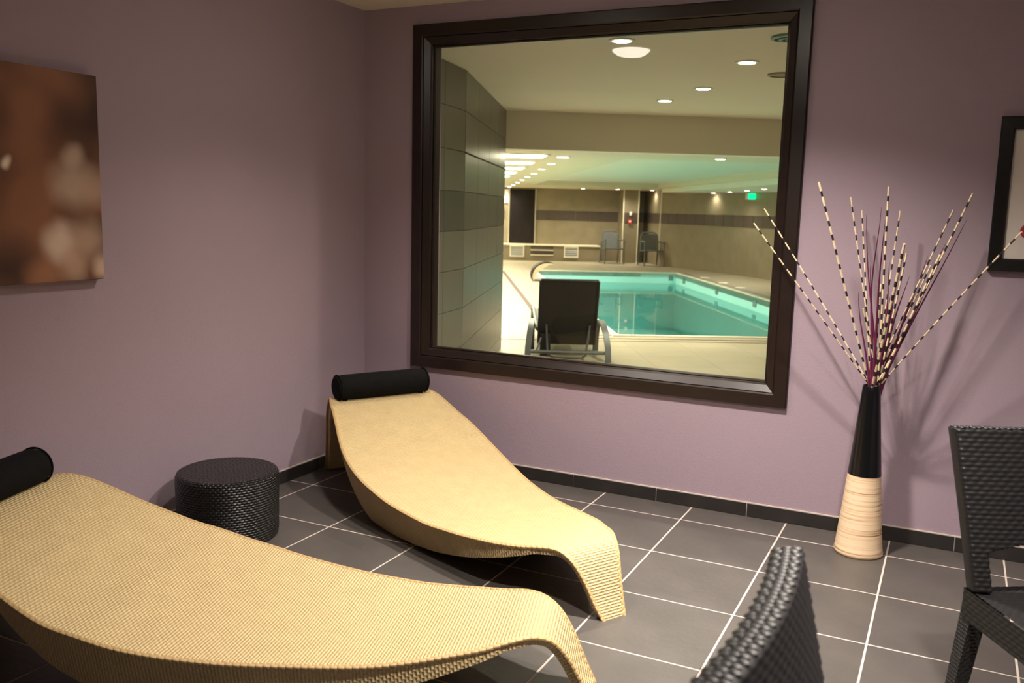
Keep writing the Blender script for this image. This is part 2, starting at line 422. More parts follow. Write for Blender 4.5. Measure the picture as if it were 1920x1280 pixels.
# near ceiling, beam and the lower ceiling with its tray
CN, CL, CB, CT = 2.39, 2.02, 1.925, 2.13
cm = MB(); cm.prism([(-4, .152), (8.5, .152), H2(10.5, 4.0), H2(-1, 4.0)], CN, CN + .1)
tag(cm.build('ceiling_pool_entrance', M['hall_ceil']), 'higher beige ceiling just behind the window', 'ceiling', kind='structure')
bm_ = MB(); bm_.prism([H2(-1, 4.0), H2(10.5, 4.0), H2(10.5, 4.25), H2(-1, 4.25)], CL, CN + .1)
tag(bm_.build('ceiling_beam', M['hall_ceil']), 'wide beige beam crossing the hall before the lower ceiling', 'beam', kind='structure')
lc = MB()
for a0, a1, b0, b1 in ((-1, 2.45, 4.25, 21), (2.45, 10.5, 4.25, 5.2), (2.45, 10.5, 17.2, 21), (5.55, 10.5, 5.2, 17.2)):
    lc.prism([H2(a0, b0), H2(a1, b0), H2(a1, b1), H2(a0, b1)], CL, CT + .02)
tag(lc.build('ceiling_pool', M['hall_gloss']), 'cream lower ceiling around the recessed aqua panel over the pool', 'ceiling', kind='structure')
tr = MB().prism([H2(2.4, 5.1), H2(5.6, 5.1), H2(5.6, 17.3), H2(2.4, 17.3)], CT, CT + .05)
tag(tr.build('ceiling_tray', M['aqua_ceil']), 'recessed pale aqua ceiling panel above the pool', 'ceiling', kind='structure')
bk = MB().prism([H2(5.75, 4.3), H2(9.0, 4.3), H2(8.4, 20.5), H2(5.75, 17.6)], CB, CL)
tag(bk.build('ceiling_bulkhead', M['hall_ceil']), 'dropped pale ceiling strip along the right side of the pool', 'ceiling', kind='structure')

# partition clad in grey stone tiles, left of the view through the window
PP = [(0.02, 0.152), (-0.13, 0.98), (-0.22, 1.51), (-1.13, 3.95)]
pw = MB()
for (x0, y0), (x1, y1) in ((PP[0], PP[2]), (PP[2], PP[3])):
    d = Vector((x1 - x0, y1 - y0)).normalized(); n = Vector((-d.y, d.x))
    q0 = Vector((x0, y0)); q1 = Vector((x1, y1))
    pts = [q0 - n * 0.0, q1 - n * 0.0, q1 + n * 0.20, q0 + n * 0.20]
    pw.prism([tuple(p) for p in pts], 0, CN)
part = pw.build('wall_partition', M['joint'])
tag(part, 'grey stone tiled wall with a darker band, just left behind the window glass', 'wall', kind='structure')
zr = [0.0, .13, .415, .70, .985, 1.262, 1.54, 1.82, 2.105, 2.39]
for seg, lens in (((PP[0], PP[2]), [0.0, .29, .96, None]), ((PP[2], PP[3]), [0.0, .67, 1.35, 2.02, None])):
    (x0, y0), (x1, y1) = seg
    d = Vector((x1 - x0, y1 - y0)); L = d.length; ang = math.atan2(d.y, d.x)
    cuts = [c if c is not None else L for c in lens]
    for r in range(len(zr) - 1):
        for k in range(len(cuts) - 1):
            u0, u1 = cuts[k] + .002, cuts[k + 1] - .002
            key = ('p', round(u1 - u0, 3), round(zr[r + 1] - zr[r], 3), r == 5)
            if key not in cache:
                mb = MB().box(0, u1 - u0, -0.012, 0.0, 0.002, zr[r + 1] - zr[r] - .002)
                me = bpy.data.meshes.new('wall_tile'); me.from_pydata(mb.v, [], mb.f); me.materials.append(M['pband' if r == 5 else 'pgrey']); cache[key] = me
            dd = d.normalized() * u0
            inst(cache[key], 'wall_tile', part, (x0 + dd.x, y0 + dd.y, zr[r]), ang)
# metal corner strip of the joint rail on the partition
q0 = Vector(PP[2]); d = (Vector(PP[3]) - q0).normalized(); n = Vector((d.y, -d.x))
mb = MB(); a = q0 + n * .014; b = Vector(PP[3]) + n * .014
mb.tube([(a.x, a.y, 1.818), (b.x, b.y, 1.818)], .007, 6)
mb.build('joint_rail', M['joint'], part)

# hall walls
wf = MB().prism([H2(-1, 20.6), H2(6.3, 20.6), H2(6.3, 20.9), H2(-1, 20.9)], 0, CL)
wfar = tag(wf.build('wall_far', M['stone']), 'brown beige stone wall with a dark band at the far end of the pool', 'wall', kind='structure')
led = MB().prism([H2(-1, 20.0), H2(4.62, 20.0), H2(4.62, 20.6), H2(-1, 20.6)], 0, .42)
led.build('bench_wall', M['stone'], wfar)
MB().prism([H2(-1, 19.97), H2(4.62, 19.97), H2(4.62, 20.6), H2(-1, 20.6)], .42, .45).build('ledge_cap', M['coping'], wfar)
colm = MB().prism([H2(5.22, 19.9), H2(5.64, 19.9), H2(5.64, 20.6), H2(5.22, 20.6)], 0, CL)
colw = tag(colm.build('wall_column', M['stone']), 'lighter stone clad column between the two pool armchairs', 'column', kind='structure')
colm = MB()
for a_ in (5.22, 5.64): colm.prism([H2(a_ - .012, 19.88), H2(a_ + .012, 19.88), H2(a_ + .012, 19.91), H2(a_ - .012, 19.91)], 0, CL)
colm.build('corner_trim', M['coping'], colw)
MB().prism([H2(5.2, 19.885), H2(5.66, 19.885), H2(5.66, 20.0), H2(5.2, 20.0)], 1.12, 1.39).build('band', M['stone_dark'], colw)
RW = [(5.95, 20.6), (6.05, 18.9), (6.6, 17.4), (7.25, 15.6), (7.7, 13.5), (8.0, 10), (8.2, 4), (8.3, -1.5)]
rw = MB()
for k in range(len(RW) - 1):
    p0, p1 = Vector(RW[k]), Vector(RW[k + 1]); d = (p1 - p0).normalized(); n = Vector((-d.y, d.x))
    rw.prism([H2(*p0), H2(*p1), H2(*(p1 + n * .2)), H2(*(p0 + n * .2))], 0, CN)
wrt = tag(rw.build('wall_pool_right', M['stone']), 'beige stone wall with a dark tile band right of the pool', 'wall', kind='structure')
MB().prism([H2(6.03, 18.88), H2(6.07, 18.88), H2(6.07, 18.92), H2(6.03, 18.92)], 0.4, CL - .01).build('corner_trim', M['coping'], wrt)
tag(MB().prism([H2(-.5, 4.0), H2(-.3, 4.0), H2(-.3, 20.6), H2(-.5, 20.6)], 0, CN).build('wall_pool_left', M['stone']), 'beige stone wall along the bright side of the pool hall', 'wall', kind='structure')

# dark band tiles, one by one, on far wall and right wall
def band_run(p0, p1, z0, z1, off, parent, wdt=.42):
    p0 = Vector(p0); p1 = Vector(p1); L = (p1 - p0).length; d = (p1 - p0) / L; n = Vector((-d.y, d.x))
    k = max(1, round(L / wdt)); st = L / k
    key = ('b', round(st, 3), z0, z1)
    if key not in cache:
        mb = MB().box(.004, st - .004, -.012, .004, 0, z1 - z0)
        me = bpy.data.meshes.new('band_tile'); me.from_pydata(mb.v, [], mb.f); me.materials.append(M['stone_dark']); cache[key] = me
    ang = math.atan2(d.y, d.x) + math.pi / 6
    for i in range(k):
        q = p0 + d * (st * i); x, y_, _ = H(q.x, q.y)
        inst(cache[key], 'band_tile', parent, (x, y_, z0), ang)
band_run((-.3, 20.6), (1.95, 20.6), 1.13, 1.40, 0, wfar)
band_run((2.75, 20.6), (5.2, 20.6), 1.13, 1.40, 0, wfar)
band_run((5.68, 20.6), (5.93, 20.6), 1.13, 1.40, 0, wfar)
for k in range(0, 5): band_run(RW[k], RW[k + 1], 1.13, 1.40, 0, wrt)

# doorway, niche with steps, grilles in the far wall
dr = MB().prism([H2(2.08, 20.57), H2(2.80, 20.57), H2(2.80, 20.62), H2(2.08, 20.62)], .46, 1.98)
drw = empty('door_1', H(2.44, 20.57, .46)); tag(drw, 'tall doorway with its shade as a near-black panel above the bench wall at the far left', 'door', kind='structure')
o = dr.build('leaf', M['dark'], None); o.parent = drw; o.matrix_parent_inverse = Matrix.Translation(drw.location).inverted()  # solid near-black slab standing in for the dark, unlit doorway opening
dd = MB()
for a_ in (2.05, 2.80): dd.prism([H2(a_, 20.55), H2(a_ + .03, 20.55), H2(a_ + .03, 20.62), H2(a_, 20.62)], .45, 2.0)
o = dd.build('jamb', M['trimmetal'], None); o.parent = drw; o.matrix_parent_inverse = Matrix.Translation(drw.location).inverted()
st_ = empty('trim_1', H(2.9, 19.95, .1)); tag(st_, 'small niche with two pale shelf edges in the bench wall', 'niche', kind='structure')
def kid(mb, name, m, par):
    o = mb.build(name, m, None); o.parent = par; o.matrix_parent_inverse = Matrix.Translation(par.location).inverted(); return o
for z in (.155, .29): kid(MB().prism([H2(2.66, 19.93), H2(3.30, 19.93), H2(3.30, 20.01), H2(2.66, 20.01)], z, z + .022), 'shelf_edge', M['coping'], st_)
kid(MB().prism([H2(2.66, 19.985), H2(3.30, 19.985), H2(3.30, 20.01), H2(2.66, 20.01)], .177, .41), 'recess', M['stone_dark'], st_)

# ================================================================== POOL
pool = empty('swimming_pool', H(4.1, 10.5, 0))
tag(pool, 'long rectangular swimming pool of calm turquoise water', 'swimming pool')
def pk(mb, name, m): return kid(mb, name, m, pool)
bs = MB(); zb = -1.35
A0, A1, B0, B1 = PA0, PA1, PB0, PB1
P4 = [(A0, B0), (A1, B0), (A1, B1), (A0, B1)]
bs.add([H(a, b, 0) for a, b in P4] + [H(a, b, zb) for a, b in P4], [(0, 1, 5, 4), (1, 2, 6, 5), (2, 3, 7, 6), (3, 0, 4, 7), (4, 5, 6, 7)])
pk(bs, 'basin', M['liner'])
wt = MB().add([H(a, b, -.24) for a, b in P4], [(0, 1, 2, 3)]); pk(wt, 'water', M['water'])
cw = .07
for a0, a1, b0, b1 in ((A0 - cw, A1 + cw, B0 - cw, B0), (A0 - cw, A1 + cw, B1, B1 + cw), (A0 - cw, A0, B0, B1), (A1, A1 + cw, B0, B1)):
    pk(MB().prism([H2(a0, b0), H2(a1, b0), H2(a1, b1), H2(a0, b1)], -.05, .018), 'coping', M['coping'])
for a0, a1, b0, b1 in ((A0 - .32, A1 + .32, B1 + cw, B1 + .32), (A0 - .32, A0 - cw, B0, B1 + cw), (A1 + cw, A1 + .32, B0, B1 + cw), (A0 - .32, A1 + .32, B0 - .25, B0 - .2)):
    pk(MB().prism([H2(a0, b0), H2(a1, b0), H2(a1, b1), H2(a0, b1)], -.04, .006), 'overflow_grate', M['grate'])
for b in (15.0, 12.4, 10.1, 7.6): pk(MB().prism([H2(A1 - .015, b), H2(A1 + .01, b), H2(A1 + .01, b + .16), H2(A1 - .015, b + .16)], -.17, -.05), 'wall_inlet', M['teal_disc'])
pk(MB().prism([H2(5.62, B1 - .015), H2(5.72, B1 - .015), H2(5.72, B1 + .01), H2(5.62, B1 + .01)], -.17, -.05), 'wall_inlet', M['teal_disc'])
for a_, b in ((6.12, 14.6), (6.12, 13.2), (6.12, 12.05)):
    x, y_, _ = H(a_, b); pk(MB().lathe([(.11, .0), (.11, .010), (.10, .014), (.001, .014)], 24, (x, y_, 0)), 'skimmer_lid', M['white_metal'])
pk(MB().prism([H2(3.55, 9.72), H2(3.95, 9.72), H2(3.95, 10.0), H2(3.55, 10.0)], zb, zb + .02), 'floor_drain', M['grate'])
# slot drain in the left deck and the joint before the pool
dg = MB().prism([H2(1.62, 5.9), H2(1.69, 5.9), H2(1.69, 15.5), H2(1.62, 15.5)], -.02, .004)
tag(dg.build('drain_channel', M['rust']), 'thin rust brown slot drain running along the bright deck', 'drain', kind='structure')
dj = MB().prism([H2(.9, 4.62), H2(6.5, 4.62), H2(6.5, 4.645), H2(.9, 4.645)], -.02, .003)
tag(dj.build('deck_joint', M['joint']), 'dark joint line across the deck before the pool', 'joint', kind='structure')

# ================================================================== HALL LIGHTS
lamp_proto = None
def downlight(a, b, z, label, watt, r=.055, group='hall downlights', real=True):
    x, y_, _ = H(a, b)
    e = empty('downlight', (x, y_, z)); tag(e, label, 'downlight', group)
    MB().lathe([(r * 1.35, 0.0), (r * 1.35, -.006), (r * 1.0, -.008), (r * .98, -.004)], 20).build('trim_ring', M['white_metal'], e)
    MB().lathe([(0.001, -.0095), (r * .97, -.0085), (r * .97, -.003), (0.001, -.003)], 20).build('bulb', M['lamp_on'], e)
    if watt:
        ld = bpy.data.lights.new('downlight_beam', 'SPOT'); ld.energy = watt; ld.color = (1, .90, .73); ld.shadow_soft_size = .05
        ld.spot_size = math.radians(150); ld.spot_blend = 1.0
        lo = bpy.data.objects.new('downlight_beam', ld); COL.objects.link(lo); lo.parent = e; lo.location = (0, 0, -.02)
    return e
near = [(1.438, .085, 'downlight beside the white glare at the top of the window view'), (2.352, .66, 'downlight farthest right on the higher hall ceiling'),
        (2.42, 1.92, 'double downlight in the middle of the higher hall ceiling'), (2.315, 2.76, 'bright downlight on the higher ceiling nearest the beam')]
for a, b, lb in near: downlight(a, b, CN, lb, HALL_W * .6)
ords = ['nearest', 'second', 'third', 'fourth', 'fifth', 'sixth', 'seventh', 'eighth', 'ninth', 'last']
for k in range(10):
    b = 5.12 + 1.52 * k + .035 * k * k
    if b > 20.2: b = 20.2
    downlight(1.72 + .035 * k, b, CL, '%s downlight of the bright row receding along the left hall side' % ords[k], HALL_ROW_W * (1.3 if k < 7 else .35), .05 + .02 * (k == 0), 'downlights of the left row')
    # added emissive panel imitating the bright light streak on the ceiling by each row lamp
    x0, y0, _ = H(.35, b)
    s_ = empty('ceiling_streak_panel', H(.75, b, CL)); tag(s_, '%s added glow panel for a light streak on the cream ceiling left of the downlight row' % ords[k], 'ceiling lamp', 'added ceiling streak panels')
    mb = MB().box(-.75, .80, -.34, .34, -.006, 0); f_ = mb.build('streak_panel_border', M['hall_ceil'], s_)
    mb = MB().box(-.73, .76, -.30, .30, -.010, -.004); d_ = mb.build('diffuser', M['streak_on'], s_)  # emissive face of the added streak panel
    s_.rotation_euler = (0, 0, math.pi / 6)
downlight(3.39, 4.65, CL, 'single downlight on the lower ceiling edge above the pool', HALL_W)
for k, a in enumerate((4.0, 4.95, 5.9)):
    downlight(a, 19.45, CL, '%s small downlight of the three above the far wall' % ['left', 'middle', 'right'][k], HALL_W * (.65, .65, .2)[k], .05, 'far wall downlights')
for k, (a, b) in enumerate(((6.78, 16.6), (6.72, 15.1), (6.60, 13.5), (6.48, 12.1))):
    downlight(a, b, CB, '%s downlight of the four on the right dropped ceiling' % ['first', 'second', 'third', 'fourth'][k], HALL_W * (.12, .35, .6, .6)[k], .05, 'right ceiling downlights')

# exit sign, alarm pieces, grilles, white panel
ex = empty('exit_sign', H(7.26, 15.15, 1.83)); tag(ex, 'glowing green exit sign under the right dropped ceiling', 'exit sign'); ex.rotation_euler = (0, 0, math.pi / 6)
MB().box(-.14, .14, 0, .03, -.07, .08).build('housing', M['white_metal'], ex)
MB().box(-.085, .085, -.006, .0, -.055, .065).build('lit_panel', M['exit_on'], ex)
rc = empty('fire_alarm_button', H(5.40, 19.88, 1.155)); tag(rc, 'small red fire alarm on the stone column', 'fire alarm')
rc.rotation_euler = (0, 0, math.pi / 6)
MB().box(-.05, .05, -.045, 0, -.06, .06).build('red_case', M['red'], rc, bev=.008); MB().box(-.025, .025, -.05, -.044, -.025, .025).build('button', M['white_metal'], rc)
ws = empty('wall_sounder', H(5.42, 19.88, 1.37)); tag(ws, 'small white alarm box on the column above the red alarm', 'alarm box'); ws.rotation_euler = (0, 0, math.pi / 6)
MB().box(-.035, .035, -.04, 0, -.05, .05).build('case', M['white_metal'], ws, bev=.008); MB().lathe([(.02, 0), (.022, .01), (.001, .02)], 12, (0, -.045, 0)).build('lens', M['white_metal'], ws)
def grille(a, label):
    e = empty('wall_grille', H(a, 19.965, .26)); e.rotation_euler = (0, 0, math.pi / 6); tag(e, label, 'vent', 'bench wall grilles')
    W_, Hh = .20, .155
    mb = MB(); mb.box(-W_, W_, -.02, .03, Hh - .025, Hh); mb.box(-W_, W_, -.02, .03, -Hh, -Hh + .025); mb.box(-W_, -W_ + .025, -.02, .03, -Hh + .025, Hh - .025); mb.box(W_ - .025, W_, -.02, .03, -Hh + .025, Hh - .025)
    gf = mb.build('grille_frame', M['coping'], e)
    for i in range(5):
        z = -.105 + i * .0525
        mb = MB().add([(-W_ + .02, -.015, z - .016), (W_ - .02, -.015, z - .016), (W_ - .02, .012, z + .022), (-W_ + .02, .012, z + .022), (-W_ + .02, -.009, z - .018), (W_ - .02, -.009, z - .018), (W_ - .02, .018, z + .02), (-W_ + .02, .018, z + .02)],
                      [(0, 1, 2, 3), (7, 6, 5, 4), (0, 4, 5, 1), (3, 2, 6, 7), (0, 3, 7, 4), (1, 5, 6, 2)])
        mb.build('slat', M['vent_grey'], gf)
grille(2.28, 'pale ventilation grille in the bench wall left of the niche'); grille(3.80, 'pale ventilation grille in the bench wall right of the niche')
wp = empty('wall_panel', H(1.95, 20.56, 1.77)); wp.rotation_euler = (0, 0, math.pi / 6); tag(wp, 'narrow white notice panel beside the dark far doorway', 'notice panel')
MB().box(-.09, .09, 0, .03, -.19, .19).build('board', M['white_metal'], wp); MB().box(-.095, .095, -.006, .0, .16, .20).build('header', M['paper'], wp)
cv = empty('ceiling_diffuser', H(2.262, -.21, CN)); 
cv.location = (2.10, 0.99, CN); tag(cv, 'round teal air diffuser at the upper right of the window view', 'vent')
MB().lathe([(.10, 0), (.105, -.012), (.085, -.016), (.080, -.004)], 24).build('outer_ring', M['teal_disc'], cv)
MB().lathe([(.062, 0), (.066, -.018), (.045, -.02), (.042, -.004)], 24).build('inner_ring', M['teal_disc'], cv); MB().lathe([(.03, 0), (.028, -.02), (.001, -.024)], 20).build('centre_cone', M['teal_disc'], cv)
sp_ = empty('ceiling_speaker', H(2.745, 1.10, CN)); tag(sp_, 'round beige ceiling speaker below the teal diffuser', 'speaker')
MB().lathe([(.10, 0), (.10, -.010), (.085, -.014), (.083, -.006)], 24).build('rim', M['shade_disc'], sp_); MB().lathe([(.082, -.002), (.06, -.010), (.001, -.014)], 24).build('mesh_cover', M['shade_disc'], sp_)

# ================================================================== HALL FURNITURE
# swan-neck water spout at the pool edge
sp2 = empty('water_spout', H(2.22, 12.9, 0)); sp2.rotation_euler = (0, 0, math.pi / 6); tag(sp2, 'curved crescent shaped beige water spout at the far left pool edge', 'water spout')
cres = []
for i in range(19):
    t = math.radians(198 - 128 * i / 18); cres.append((.30 + .31 * math.cos(t) - .12, .10 + .27 * math.sin(t) + .0))
for i in range(19):
    t = math.radians(70 + 128 * i / 18); k = math.sin(math.pi * i / 18)
    cres.append((.30 + (.30 - .085 * k) * math.cos(t) - .12 + .01, .10 + (.262 - .075 * k) * math.sin(t)))
cres = [(x, max(z, 0.0)) for x, z in cres]
def ext(poly, y0, y1):
    n = len(poly); mb = MB()
    mb.add([(x, y0, z) for x, z in poly] + [(x, y1, z) for x, z in poly], [tuple(range(n)), tuple(range(2 * n - 1, n - 1, -1))] + [(i, n + i, n + (i + 1) % n, (i + 1) % n) for i in range(n)])
    return mb
ext(cres, -.17, .17).build('spout_shell', M['steel'], sp2)
back = [(x - .004, z + .006) for x, z in cres[:19]] + [(x - .018, z + .018) for x, z in reversed(cres[:19])]
ext(back, -.17, .17).build('outer_skin', M['dark'], sp2)
MB().box(-.10, .08, -.19, .19, 0, .02).build('base_plate', M['alu'], sp2)

# sun lounger seen from behind through the window
PL = empty('pool_sunlounger', (-.262, 3.672, 0), math.atan2(.443, .896)); tag(PL, 'dark mesh sun lounger with curved grey arms standing before the pool', 'sun lounger')
def sheet(prof, x0, x1, th):
    mb = MB(); rings = []
    for i, (y_, z) in enumerate(prof):
        a = prof[max(i - 1, 0)]; b = prof[min(i + 1, len(prof) - 1)]
        t = Vector((b[0] - a[0], b[1] - a[1])).normalized(); n = Vector((-t.y, t.x)) * th
        rings.append([(x0, y_, z), (x1, y_, z), (x1, y_ + n.x, z + n.y), (x0, y_ + n.x, z + n.y)])
    mb.loft(rings); return mb
bprof = [(.20, .13), (.16, .22), (.10, .40), (.03, .60), (-.03, .765)]
sheet(bprof, -.265, .265, .012).build('back_sling', M['sling'], PL)
fr_ = MB()
for s_ in (-1, 1): fr_.tube([(s_ * .272, y_ - .004, z) for y_, z in bprof], .016, 8)
fr_.tube([(-.272, -.034, .768), (.272, -.034, .768)], .016, 8); fr_.build('back_frame', M['sling'], PL, smooth=True)
sheet([(1.75, .30), (1.2, .28), (.6, .27), (.22, .26)], -.265, .265, .012).build('seat_sling', M['sling'], PL)
for s_ in (-1, 1): MB().tube([(s_ * .29, .20, .27), (s_ * .29, .9, .275), (s_ * .29, 1.76, .305)], .02, 8).build('side_rail', M['alu'], PL, smooth=True)
for s_ in (-1, 1):
    pts = [(s_ * .385, -.10, .0), (s_ * .38, -.07, .14), (s_ * .365, .0, .26), (s_ * .35, .12, .335), (s_ * .34, .28, .355), (s_ * .335, .44, .325), (s_ * .33, .56, .24), (s_ * .33, .63, .12), (s_ * .33, .65, .0)]
    mb = MB(); rings = []
    for i, p in enumerate(pts):
        a = Vector(pts[max(i - 1, 0)]); b = Vector(pts[min(i + 1, len(pts) - 1)]); t = (b - a).normalized(); n = Vector((1, 0, 0)).cross(t).normalized() * .011
        p = Vector(p); rings.append([p + Vector((-.028, 0, 0)) - n, p + Vector((.028, 0, 0)) - n, p + Vector((.028, 0, 0)) + n, p + Vector((-.028, 0, 0)) + n])
    mb.loft(rings); mb.build('arm_hoop', M['alu'], PL, smooth=True)
    MB().tube([(s_ * .30, 1.72, .30), (s_ * .31, 1.62, .0)], .018, 8).build('front_leg', M['alu'], PL)
MB().tube([(-.36, -.05, .085), (.36, -.05, .085)], .018, 8).build('rear_crossbar', M['alu'], PL)
MB().tube([(-.28, .24, .155), (.28, .24, .155)], .012, 8).build('seat_crossbar', M['sling'], PL)
MB().tube([(.215, .10, .33), (.20, .06, .2), (.175, .0, .05), (.13, -.01, .022), (-.13, -.01, .022), (-.19, .0, .05), (-.20, .06, .2), (-.205, .10, .33)], .011, 8).build('prop_rod', M['alu'], PL, smooth=True)
MB().tube([(-.30, -.03, .09), (-.25, .1, .20)], .010, 6).build('ratchet_stay', M['alu'], PL)
MB().box(-.26, -.16, .09, .19, .02, .24).build('sling_flap', M['sling'], PL)

# poolside armchairs by the far wall
def armchair(loc, rz, label):
    e = empty('pool_armchair', loc, rz); tag(e, label, 'armchair', 'grey armchairs by the far pool wall')
    # faces -y
    sheet([(.16, .40), (.20, .60), (.235, .84)], -.21, .21, .012).build('backrest', M['sling_grey'], e)
    sheet([(.17, .395), (-.02, .40), (-.24, .425)], -.22, .22, .012).build('seat', M['sling_grey'], e)
    MB().tube([(-.23, .15, .38), (-.235, .20, .62), (-.225, .235, .82), (-.16, .245, .875), (0, .25, .89), (.16, .245, .875), (.225, .235, .82), (.235, .20, .62), (.23, .15, .38)], .016, 8).build('back_frame', M['alu'], e, smooth=True)
    for s_ in (-1, 1):
        MB().tube([(s_ * .27, -.26, 0), (s_ * .265, -.25, .40), (s_ * .265, -.245, .62)], .018, 8).build('front_leg', M['alu'], e)
        MB().tube([(s_ * .26, .30, 0), (s_ * .255, .22, .40), (s_ * .24, .21, .62)], .016, 8).build('rear_leg', M['alu'], e)
        MB().tube([(s_ * .265, -.27, .635), (s_ * .262, 0, .645), (s_ * .245, .22, .635)], .022, 8).build('armrest', M['alu'], e, smooth=True)
        MB().tube([(s_ * .245, -.24, .41), (s_ * .245, .20, .39)], .014, 8).build('seat_rail', M['alu'], e)
    MB().tube([(-.26, -.25, .415), (.26, -.25, .415)], .017, 8).build('front_rail', M['alu'], e)
    return e
armchair(H(4.86, 19.45, 0), math.pi / 6 + .12, 'grey mesh armchair left of the far stone column')
armchair(H(5.80, 18.75, 0), math.pi / 6 + .12, 'grey mesh armchair right of the far stone column')

# ================================================================== LOUNGE FURNITURE
def lounger(loc, ang, prof, label):
    """prof: (s, z, halfwidth) stations from foot tip to the rear leg; +s points to the head"""
    e = empty('woven_lounger', (loc[0], loc[1], 0), ang); tag(e, label, 'lounger', 'woven leaf loungers')
    P = np.array(prof, float)
    d = np.r_[0, np.cumsum(np.hypot(np.diff(P[:, 0]), np.diff(P[:, 1])))]
    n = 240
    # Catmull-Rom resample
    def cr(col, t):
        i = min(max(np.searchsorted(d, t) - 1, 0), len(d) - 2); u = (t - d[i]) / (d[i + 1] - d[i])
        p1, p2 = P[i, col], P[i + 1, col]
        h = d[i + 1] - d[i]
        m1 = (P[i + 1, col] - P[max(i - 1, 0), col]) / (d[i + 1] - d[max(i - 1, 0)]) * h
        m2 = (P[min(i + 2, len(d) - 1), col] - P[i, col]) / (d[min(i + 2, len(d) - 1)] - d[i]) * h
        return (2 * u**3 - 3 * u**2 + 1) * p1 + (u**3 - 2 * u**2 + u) * m1 + (-2 * u**3 + 3 * u**2) * p2 + (u**3 - u**2) * m2
    ts = np.linspace(0, d[-1], n)
    Q = np.array([[cr(c, t) for c in range(3)] for t in ts])
    rings, uvs = [], []; K = 12; edgeL, edgeR = [], []
    for i in range(n):
        s, z, w_ = Q[i]
        a, b = Q[max(i - 1, 0)], Q[min(i + 1, n - 1)]
        t = np.array([b[0] - a[0], b[1] - a[1]]); t /= np.hypot(*t)
        nn = np.array([t[1], -t[0]])            # points below the surface
        # hull depth
        u = min(max((s - .27) / (1.68 - .27), 0), 1) if ts[i] < d[-1] * .82 else 0
        hull = math.sin(math.pi * u ** 1.5) ** .7 if 0 < u < 1 else 0
        th = .030
        dep = max(0.0, min(.20, z - .012) * hull)
        row, uv = [], []
        for k in range(K + 1):
            f = -1 + 2 * k / K
            sag = .012 * (1 - f * f) * (hull > 0) * min(1, hull * 2)
            row.append((s, f * w_, z - sag)); uv.append((f * w_, ts[i]))
        bx, bz = s + nn[0] * th, z + nn[1] * th
        kin = 1.0 - .13 * hull
        for k in range(K + 1):
            f = 1 - 2 * k / K
            belly = dep * (1 - (abs(f)) ** 5.0 * .14)
            row.append((bx, f * w_ * (kin if dep > 0 else .97), max(bz - belly, 0.004 if i < 6 or i > n - 6 else 0.006)))
            uv.append((f * w_ + (1 if f > 0 else -1) * (th + dep * .86), ts[i]))
        rings.append(row); uvs += uv
        edgeL.append((s, -w_, z)); edgeR.append((s, w_, z))
    mb = MB().loft(rings)
    shell = o = mb.build('woven_shell', M['rattan'], e, smooth=True); grid_uv(o, uvs)
    for ed in (edgeL, edgeR):
        mb = MB(); pts = [Vector(p) + Vector((0, 0, .000)) for p in ed[::2]]
        mb.tube([p - Vector((0, 0, .004)) for p in pts], .0075, 8)
        o = mb.build('edge_braid', M['rattan_edge'], shell, smooth=True)
        tt = ts[::2]; grid_uv(o, [(tt[i], j * .0065) for i in range(len(pts)) for j in range(8)])
    return e
# profiles run foot -> head -> rear leg
REAR = [(1.86, .445, .295), (1.93, .455, .27), (1.99, .43, .252), (2.045, .36, .24), (2.12, .22, .212), (2.21, .0, .18)]
P2 = [(0, .0, .046), (.035, .055, .062), (.075, .13, .08), (.12, .195, .105), (.17, .224, .13), (.23, .222, .165), (.30, .208, .200), (.40, .195, .242), (.50, .183, .266), (.60, .172, .287), (.70, .163, .302), (.80, .156, .319),
      (.90, .157, .332), (1.0, .162, .346), (1.1, .172, .36), (1.2, .19, .371), (1.3, .212, .381), (1.4, .242, .384), (1.5, .282, .378), (1.6, .33, .360), (1.7, .375, .334), (1.79, .418, .312)] + REAR
P1 = [(0, .0, .046), (.035, .06, .066), (.075, .14, .085), (.12, .20, .108), (.17, .224, .138), (.23, .222, .172), (.30, .206, .200), (.40, .190, .231), (.50, .176, .259), (.60, .166, .284), (.70, .164, .305), (.80, .165, .324),
      (.90, .169, .346), (1.0, .175, .369), (1.1, .185, .389), (1.2, .199, .409), (1.3, .215, .420), (1.4, .239, .424), (1.5, .262, .420), (1.6, .30, .405), (1.7, .345, .38), (1.79, .395, .35)] + [(1.87, .435, .32), (1.94, .45, .29), (1.99, .43, .252), (2.03, .36, .24), (2.07, .22, .205), (2.12, .0, .165)]
lounger((2.038, -1.350), math.radians(150), P2, 'tan woven leaf shaped lounger in the corner under the window')
lounger((2.150, -1.837), math.radians(197.4), P1, 'tan woven leaf shaped lounger in the foreground, cut by the left edge')

